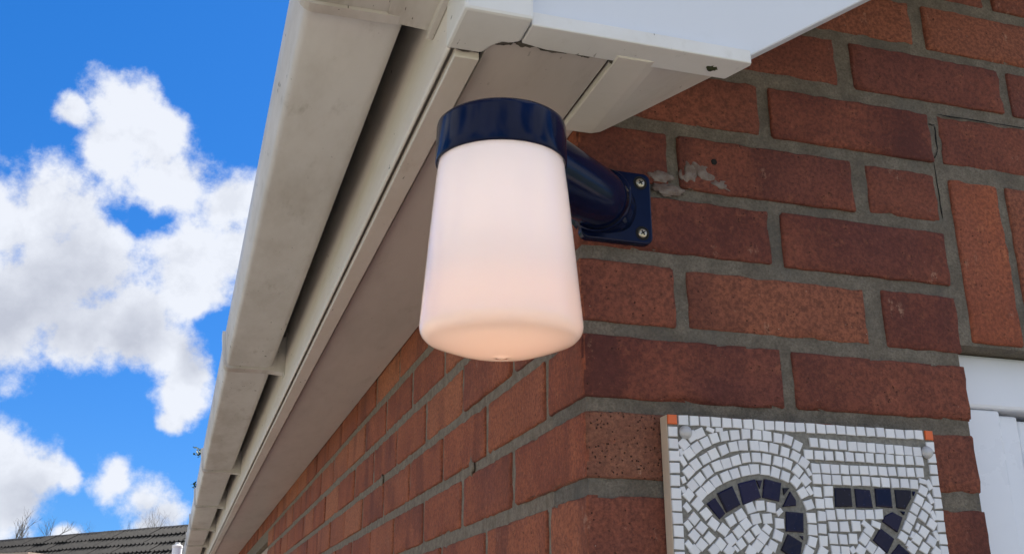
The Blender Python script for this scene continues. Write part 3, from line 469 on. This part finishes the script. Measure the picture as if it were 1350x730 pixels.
# ---------------------------------------------------------------- the gutter
gut = root('roof_gutter', (-.24, 4.5, .33), 'dirty white plastic gutter along the eaves above the side wall', 'gutter')
def arc(cx, cz, r, a0, a1, n=5): return [(cx + r*math.cos(R(a0 + (a1-a0)*i/n)), cz + r*math.sin(R(a0 + (a1-a0)*i/n))) for i in range(n + 1)]
def gprof(off):
    o = [(-.2915 - off, .402), (-.2885 - off, .37)] + arc(-.2765, .3385, .008 + off, 186, 268, 5) + arc(-.2035, .345, .0135 + off, 272, 352, 5) + [(-.1880 + off, .375), (-.1855 + off, .432)]
    return o
def ribbon(o, i, y0, y1, ny=1):
    pts = o + i[::-1]; n = len(pts); vs, fs = [], []
    for k in range(ny + 1):
        y = y0 + (y1 - y0) * k / ny
        for x, z in pts: vs.append((x, y, z))
    for k in range(ny):
        for q in range(n): fs.append([k*n+q, (k+1)*n+q, (k+1)*n+(q+1) % n, k*n+(q+1) % n])
    fs.append(list(range(n))); fs.append([ny*n + q for q in range(n)][::-1]); return vs, fs
# two lengths of gutter that meet in the union near the gable
obj('gutter_length', ribbon(gprof(0), gprof(-.0028), -.098, 9.25), 'gutter_plastic', gut, True)
obj('gutter_length', ribbon(gprof(0), gprof(-.0028), -.21, -.100), 'gutter_plastic', gut, True)
def wedge(y0, y1, off):
    return prism([(-.212, .3305 - off), (-.1668, .3275 - off), (-.1668, .40), (-.1855, .40), (-.1862, .372), (-.1890, .348), (-.195, .336)], 'y', y0, y1, .001, 1)
for i, y in enumerate((1.30, 2.72, 3.68, 4.62, 5.56, 6.5, 7.45)):
    b = obj('bracket', ribbon(gprof(.006), gprof(.0003), y - .017, y + .017), 'gutter_plastic', gut)
    obj('bracket_wedge', wedge(y - .015, y + .015, .005), 'gutter_plastic', b)
    obj('bracket_plate', box(-.1672, -.1648, y - .016, y + .016, .318, .41, .0008, 1), 'gutter_plastic', b)
un = obj('gutter_union', ribbon(gprof(.004), gprof(.0003), -.150, -.062), 'gutter_plastic', gut)
obj('union_rim', ribbon(gprof(.0075), gprof(.0042), -.074, -.060), 'gutter_plastic', un)
obj('union_wedge', wedge(-.140, -.0605, .005), 'gutter_plastic', un)
obj('union_clip', box(-.1715, -.1650, -.155, -.058, .315, .41, .0012), 'gutter_plastic', un)
obj('end_cap', prism(gprof(.001), 'y', -.2125, -.2102), 'gutter_plastic', gut)

# ---------------------------------------------------------------- the lamp
lamp = root('wall_lamp', (.036, 0, .195), 'navy enamel wall lamp with white opal glass shade on the house corner', 'lamp')
PXc, PZc = .0362, .1945
bm = bmesh.new(); bmesh.ops.create_cube(bm, size=1)
for v in bm.verts: v.co = Vector((PXc + v.co.x*.0765, -.0045 + v.co.y*.0085, PZc + v.co.z*.0765))
bmesh.ops.bevel(bm, geom=[e for e in bm.edges if abs(e.verts[0].co.y - e.verts[1].co.y) > .004], offset=.008, segments=5, profile=.5, affect='EDGES')
bmesh.ops.bevel(bm, geom=[e for e in bm.edges if all(v.co.y < -.006 for v in e.verts)], offset=.0016, segments=2, profile=.5, affect='EDGES')
obj('mounting_plate', bmgeo(bm), 'navy_enamel', lamp)
YA = (Vector((0, -1, 0)), Vector((1, 0, 0)), Vector((0, 0, 1)))
for sx in (1,):
    for sz in (-1, 1):
        c = (PXc + sx*.0268, -.0089, PZc + sz*.0272)
        s = obj('screw', lathe([(.0048, .0), (.0046, .0009), (.0032, .0016), (.0001, .0019)], c, YA, 24), 'screw_steel', lamp, True)
        a = random.uniform(.3, 1.2); ca, sa = math.cos(a), math.sin(a)
        def bar(l, w, ca, sa): return prism([(c[0] + ca*p - sa*q, c[2] + sa*p + ca*q) for p, q in ((-l, -w), (l, -w), (l, w), (-l, w))], 'y', c[1] - .00215, c[1] - .0005)
        obj('slot', join(bar(.0027, .0006, ca, sa), bar(.0027, .00062, -sa, ca)), 'recess_black', s)
        obj('screw_seat', lathe([(.0049, .0002), (.0066, .0006), (.0074, .0001)], c, YA, 24), 'recess_black', s, True)
hc = Vector((-.1139, -.110, .1897))
cd = Vector((-.3491 - hc.x, -.8843 - hc.y, 0)).normalized(); sv = Vector((0, 0, 1)).cross(cd); LT = R(2.0)
upv = (Vector((0, 0, 1)) * math.cos(LT) + cd * math.sin(LT)).normalized(); e1 = upv.cross(sv); T = (upv, sv, upv.cross(sv))
# arm: leaves the plate, turns to the lamp head
path = [(.024, .000, .1935), (.022, -.006, .1935), (.018, -.015, .1925), (.009, -.026, .1915), (-.006, -.037, .1912), (-.026, -.050, .1915), (-.05, -.066, .192), (-.08, -.087, .192), (-.105, -.104, .19)]
obj('arm', sweep(path, [.0345, .0310, .0290, .0288, .0295, .0305, .0315, .032, .032], 48), 'navy_enamel', lamp, True)
p0, p1 = Vector(path[2]), Vector(path[3]); dv = (p1 - p0).normalized()
obj('arm_collar', sweep([p0 + dv*.006, p0 + dv*.0068, p0 + dv*.0095, p0 + dv*.0103], [.0312, .0324, .0324, .0312], 48, False), 'navy_enamel', lamp, True)
cap = [(.0001, .0205), (.030, .0203), (.0490, .0195), (.0530, .0183), (.0553, .0160), (.0560, .0130), (.0563, -.010), (.0565, -.0185), (.0560, -.0200), (.0545, -.0202), (.0543, -.012), (.0543, .012), (.0001, .013)]
obj('cap', lathe(cap, hc, T, 96), 'navy_enamel', lamp, True)
def glassprof():
    out = [(.0534, -.008), (.0536, -.0195), (.0546, -.024)] + [(.0546 + .0124 * (k / 10) ** .95, -.024 - .1375 * k / 10) for k in range(1, 11)]
    out += [(.0670 + .0009*math.sin(R(a)) - .0125*(1 - math.cos(R(a))), -.1615 - .0138*math.sin(R(a))) for a in (12, 24, 36, 48, 60, 72, 82)]
    r0, h0 = out[-1]; out += [(r0 * (1 - k / 6), h0 - .0125 * (1 - (1 - k / 6) ** 2)) for k in range(1, 6)] + [(.0042, h0 - .0125), (.0034, h0 - .0131), (.0014, h0 - .0134), (.0001, h0 - .0134)]
    return out
go = glassprof(); inn = [(max(r - .003, .0001), h + (.003 if h < -.155 else 0)) for r, h in go]
obj('shade', lathe(go + inn[::-1], hc, T, 96), 'opal_glass', lamp, True)
bl = [(.0001, -.012), (.022, -.014), (.023, -.050), (.0245, -.085), (.0255, -.1125), (.0255, -.1175), (.0247, -.1175), (.0247, -.1130)]
bb_ = obj('bulb', lathe(bl, hc, T, 32), 'bulb_frost', lamp, True)
obj('bulb_dome', lathe([(.0243, -.1125), (.0200, -.1137), (.0100, -.1143), (.0001, -.1145)], hc, T, 32), 'bulb_glow', bb_, True)

# ---------------------------------------------------------------- mosaic number plaque
PX, PZ, PW, PH = .075, -.015, .294, .252
plq = root('number_plaque', (PX, 0, PZ - PH), 'white mosaic tile house number plaque reading 27 on the brick wall', 'sign')
obj('board', box(PX, PX + PW, -.0150, -.0014, PZ - PH, PZ, .0006, 1), 'board_edge', plq)
obj('grout', box(PX + .0006, PX + PW - .0006, -.0164, -.0151, PZ - PH + .0006, PZ - .0006), 'grout', plq)
def tile_geo(pts, h=.0021):
    pts = [(PX + u / 1000, PZ - v / 1000) for u, v in pts]; n = len(pts); cx = sum(p[0] for p in pts) / n; cz = sum(p[1] for p in pts) / n
    vs, fs = [], []; tx, tz = jit(.05), jit(.05)
    for s, y in ((1., 0.), (1., h*.66), (.95, h*.9), (.86, h)):
        for x, z in pts: vs.append((cx + (x - cx)*s, -.0162 - y - ((x - cx)*tx + (z - cz)*tz if y else 0), cz + (z - cz)*s))
    for k in range(3):
        for i in range(n): fs.append([k*n+i, k*n+(i+1) % n, (k+1)*n+(i+1) % n, (k+1)*n+i])
    fs.append([3*n + i for i in range(n)]); return vs, fs
def quad(u, v, a, w, h, j=.45):
    ca, sa = math.cos(R(a)), math.sin(R(a))
    return [(u + (p + jit(j))*ca - (q + jit(j))*sa, v + (p + jit(j))*sa + (q + jit(j))*ca) for p, q in ((-w/2, -h/2), (-w/2, h/2), (w/2, h/2), (w/2, -h/2))]
for u, v, a, w_, h_ in TILES:
    if v < 137: obj('white_tile', tile_geo(quad(u, v, a, w_*1.04, h_*1.04)), 'white_tile', plq)
for p in DARK: obj('navy_tile', tile_geo(p, .0022), 'navy_tile', plq)
for u in (4.9, 288.4): obj('orange_tile', tile_geo(quad(u, 4.6, 0, 9.3, 9.0, .2), .0023), 'orange_tile', plq)
low = []; lowd = []
def dk(u, v): return (v < 150 and 85 < u < 125 and abs(u - (118 - (v - 128) * .9)) < 13) or (150 <= v < 205 and abs(u - (98 - (v - 150) * .9)) < 12) or (205 <= v < 228 and 45 < u < 135) or (v < 228 and abs(u - (228 - (v - 128) * .28)) < 14)
for k in range(1, 11):
    for i in range(1, 25):
        u, v = 4.9 + 11.32*i, 128.5 + 11.25*k
        if v > 243: v = 247
        (lowd if dk(u, v) else low).append(tile_geo(quad(u, v, 0, 9, 9)))
for k in range(12, 22): low += [tile_geo(quad(4.9, 4.7 + 11.25*k, 0, 9.2, 9.2)), tile_geo(quad(288.4, 4.7 + 11.25*k, 0, 8.6, 9.2))]
obj('white_tile_field', join(*low), 'white_tile', plq, kind='stuff'); obj('navy_tile_field', join(*lowd), 'navy_tile', plq, kind='stuff')
for u, v in ((17.4, 16.3), (282.9, 21.9)):
    obj('nail_head', lathe([(.0064, .0), (.0063, .0012), (.0054, .0030), (.0038, .0042), (.0018, .0048), (.0001, .0049)], (PX + u/1000, -.0178, PZ - v/1000), YA, 28), 'zinc_dome', plq, True)
# ---------------------------------------------------------------- things beyond the house
# neighbour's bungalow: only its ridge shows past the gutter
A = Vector((-.15, 17.6, 1.683)); B = Vector((-3.50, 21.3, 1.683)); rd = (B - A).normalized(); A = A - rd * 4.0; RL = 14.0
nrm = Vector((-rd.y, rd.x, 0)); 
if nrm.y > 0: nrm = -nrm
ang = R(33); dn = nrm * math.cos(ang) - Vector((0, 0, 1)) * math.sin(ang); pn = nrm * math.sin(ang) + Vector((0, 0, 1)) * math.cos(ang)
nb = root('neighbouring_bungalow', (A + rd*RL/2 + nrm*0)[:2] + (-2,), 'low bungalow with dark tiled roof behind the gutter', 'house')
SLP = 5.2
def rp(s, t, h): return tuple(A + rd*s + dn*t + pn*h)
def slab(v): return v
back = nrm * -1 * math.cos(ang) - Vector((0, 0, 1)) * math.sin(ang)
ev = SLP
v = [rp(0, 0, 0), rp(RL, 0, 0), rp(RL, ev, 0), rp(0, ev, 0), tuple(A + back*ev), tuple(A + rd*RL + back*ev)]
nroof = obj('roof', (v, [[0, 1, 2, 3], [1, 0, 4, 5], [3, 2, 5, 4], [0, 3, 4], [1, 5, 2]]), 'roof_tile_clay', nb)
hw = SLP * math.cos(ang) - .35; zb = (A + dn*SLP).z - .002
def gp(s, t, z): q = A + rd*s + nrm*t; return (q.x, q.y, z)
v = [gp(.3, -hw, -2), gp(RL-.3, -hw, -2), gp(RL-.3, hw, -2), gp(.3, hw, -2), gp(.3, -hw, zb), gp(RL-.3, -hw, zb), gp(RL-.3, hw, zb), gp(.3, hw, zb)]
obj('wall', (v, [[0, 1, 5, 4], [1, 2, 6, 5], [2, 3, 7, 6], [3, 0, 4, 7]]), 'render_cream', nb)
# rolled concrete tiles, each with three rolls and a thick lower edge
TW, CL = .300, .290
def rtile(s, t):
    vs, fs = [], []; n = 12; jz = jit(.006)
    for (dt, h0) in ((0, .012), (CL + .05, .052), (CL + .052, .022)):
        for i in range(n + 1):
            x = TW * i / n * .985; roll = .030 * max(0, math.cos(2*math.pi*(i / n * 3))) ; vs.append(rp(s + x, t + dt, h0 + roll + jz))
    for k in range(2):
        for i in range(n): fs.append([k*(n+1)+i, k*(n+1)+i+1, (k+1)*(n+1)+i+1, (k+1)*(n+1)+i])
    return vs, fs
rest = []
for c in range(int(SLP / CL)):
    for i in range(int(RL / TW)):
        s = i*TW + (TW/2 if c % 2 else 0)
        if c < 6 and 3.0 < s < 10.8: obj('roof_tile', rtile(s, .06 + c*CL), 'roof_tile_clay', nroof)
        else: rest.append(rtile(s, .06 + c*CL))
obj('roof_tiling', join(*rest), 'roof_tile_clay', nroof, kind='stuff')
for i in range(int(RL / .45)):
    a = A + rd*(i*.45) + Vector((0, 0, .005)); r0 = .125
    vs, fs = [], []
    for k, rr in ((0, r0), (.44, r0 * .96)):
        for q in range(9):
            t = math.pi * q / 8; vs.append(tuple(a + rd*k + nrm*(rr*math.cos(t)) + Vector((0, 0, 1))*(rr*.55*math.sin(t)) - Vector((0, 0, .06))))
    fs = [[q, q+1, 9+q+1, 9+q] for q in range(8)] + [list(range(9)), list(range(9, 18))[::-1]]
    if 3.0 < i*.45 < 10.8: obj('ridge_tile', (vs, fs), 'roof_tile_clay', nroof)

# pale garden wall at the left edge
def dirp(az, d): return Vector((-.349 + d*math.sin(R(az)), -.884 + d*math.cos(R(az)), 0))
a = dirp(-6.15, 9.0); b = dirp(-14, 10.4); e = (b - a).normalized(); q = Vector((-e.y, e.x, 0))
zt = -.2166 + 9.0 * math.tan(R(4.30))
gw = root('garden_wall', (a.x, a.y, -2), 'pale pinkish garden wall with coping at the far left', 'wall')
def slabq(p, e, q, l, t, z0, z1): 
    v = [tuple(p + e*s + q*w_ + Vector((0, 0, z))) for z in (z0, z1) for s, w_ in ((0, -t), (l, -t), (l, t), (0, t))]
    return v, [[0, 3, 2, 1], [4, 5, 6, 7], [0, 1, 5, 4], [1, 2, 6, 5], [2, 3, 7, 6], [3, 0, 4, 7]]
obj('wall_body', slabq(a + e*.03, e, q, 3.2, .11, -2, zt - .05), 'render_cream', gw)
for k in range(7): obj('coping_stone', slabq(a + e*(k*.46), e, q, .452, .15, zt - .0495, zt + jit(.004)), 'render_cream', gw)

# white vent pipe
c = dirp(.12, 10.5); zt = -.2166 + 10.5 * math.tan(R(4.88))
vp = root('vent_pipe', (c.x, c.y, -2), 'white vertical vent pipe standing in front of the dark tiled roof', 'pipe')
obj('pipe', lathe([(.046, 0), (.046, zt + 2 - .03)], (c.x, c.y, -2), None, 24), 'clean_plastic', vp, True)
obj('pipe_cap', lathe([(.048, 0), (.048, .022), (.03, .03), (.022, .032), (.022, .05), (.001, .052)], (c.x, c.y, zt - .0295), None, 24), 'white_plastic', vp)

# bare trees above the ridge
def tree(az, d, el_top, seed, label, spread=1., dense=1.):
    rnd = random.Random(seed); p = dirp(az, d); H = -.2166 + d*math.tan(R(el_top)) + 2
    t = root('bare_tree', (p.x, p.y, -2), label, 'tree', 'bare trees beyond the tiled roof')
    tr = [(p.x, p.y, -2 + H*.6*k/5) for k in range(6)]; tr = [(x + rnd.uniform(-.05, .05)*k, y, z) for k, (x, y, z) in enumerate(tr)]
    obj('trunk', sweep(tr, [H*.02*(1 - .09*k) for k in range(6)], 8), 'bare_bark', t, True)
    gs = []
    def grow(o, dr, ln, r, lv):
        pts = [o]; cur = o; dv = dr
        for k in range(3):
            dv = (dv + Vector((rnd.uniform(-.22, .22), rnd.uniform(-.22, .22), rnd.uniform(-.05, .2)))).normalized(); cur = cur + dv*(ln/3); pts.append(cur)
        gs.append(sweep(pts, [r, r*.85, r*.7, r*.5], 4 if lv > 1 else 5, False))
        if lv >= 5: return
        for k in range(3 if lv < 4 else 2):
            base = pts[rnd.choice((1, 2, 3))] if k else pts[3]
            nd = (dv + Vector((rnd.uniform(-1, 1)*spread, rnd.uniform(-1, 1)*spread, rnd.uniform(-.15, .65))) * .75).normalized()
            grow(base, nd, ln*rnd.uniform(.58, .78), r*.58, lv + 1)
    for k in range(5):
        o = Vector(tr[2 + min(k, 3)]); a_ = rnd.uniform(0, 6.28)
        grow(o, Vector((math.cos(a_)*.7*spread, math.sin(a_)*.7*spread, .9)).normalized(), H*.2, H*.0085*dense, 0)
    top = max(v[2] for g_ in gs for v in g_[0]); s = (H - 2 - tr[2][2]) / (top - tr[2][2])
    gs = [([(x, y, tr[2][2] + (z - tr[2][2])*s) for x, y, z in v_], f_) for v_, f_ in gs]
    obj('crown', join(*gs), 'bare_bark', t)
tree(-7.35, 42, 6.55, 5, 'bare rounded tree above the roof ridge at the far left', .8)
tree(-3.2, 62, 6.25, 8, 'wide thin bare tree barely above the middle of the ridge', 1.3, .7)
tree(.05, 55, 6.7, 9, 'sparse bare tree beside the gutter above the roof ridge', .9, .6)

# weeds rooted in the gutter
rnd = random.Random(4)
for (y, n_, hh, lb) in ((2.78, 7, .034, 'small leafy weed growing over the gutter edge'), (3.55, 5, .02, 'tiny weed lower down the gutter edge')):
    wd = root('gutter_weed', (-.285, y, .385), lb, 'weed', 'weeds in the gutter')
    st, lf = [], []
    for k in range(n_):
        p0_ = Vector((-.286, y + rnd.uniform(-.05, .05), .39)); d_ = Vector((rnd.uniform(-1.0, -.1), rnd.uniform(-.7, .7), rnd.uniform(.1, 1.3))).normalized()
        p1_ = p0_ + d_*hh*rnd.uniform(.5, 1.1) + Vector((-.008, 0, -.004)); st.append(sweep([p0_, (p0_ + p1_)/2 + Vector((0, 0, .006)), p1_], .0008, 5))
        for m in range(5):
            b_ = p0_.lerp(p1_, .4 + .15*m); u_ = Vector((rnd.uniform(-1, 1), rnd.uniform(-1, 1), rnd.uniform(-.6, .8))).normalized(); s_ = u_.orthogonal().normalized()
            l_ = rnd.uniform(.008, .016); lf.append(([tuple(b_), tuple(b_ + u_*l_*.5 + s_*l_*.28), tuple(b_ + u_*l_), tuple(b_ + u_*l_*.5 - s_*l_*.28)], [[0, 1, 2, 3]]))
    obj('stem', join(*st), 'weed_leaf', wd); obj('leaf', join(*lf), 'weed_leaf', wd)
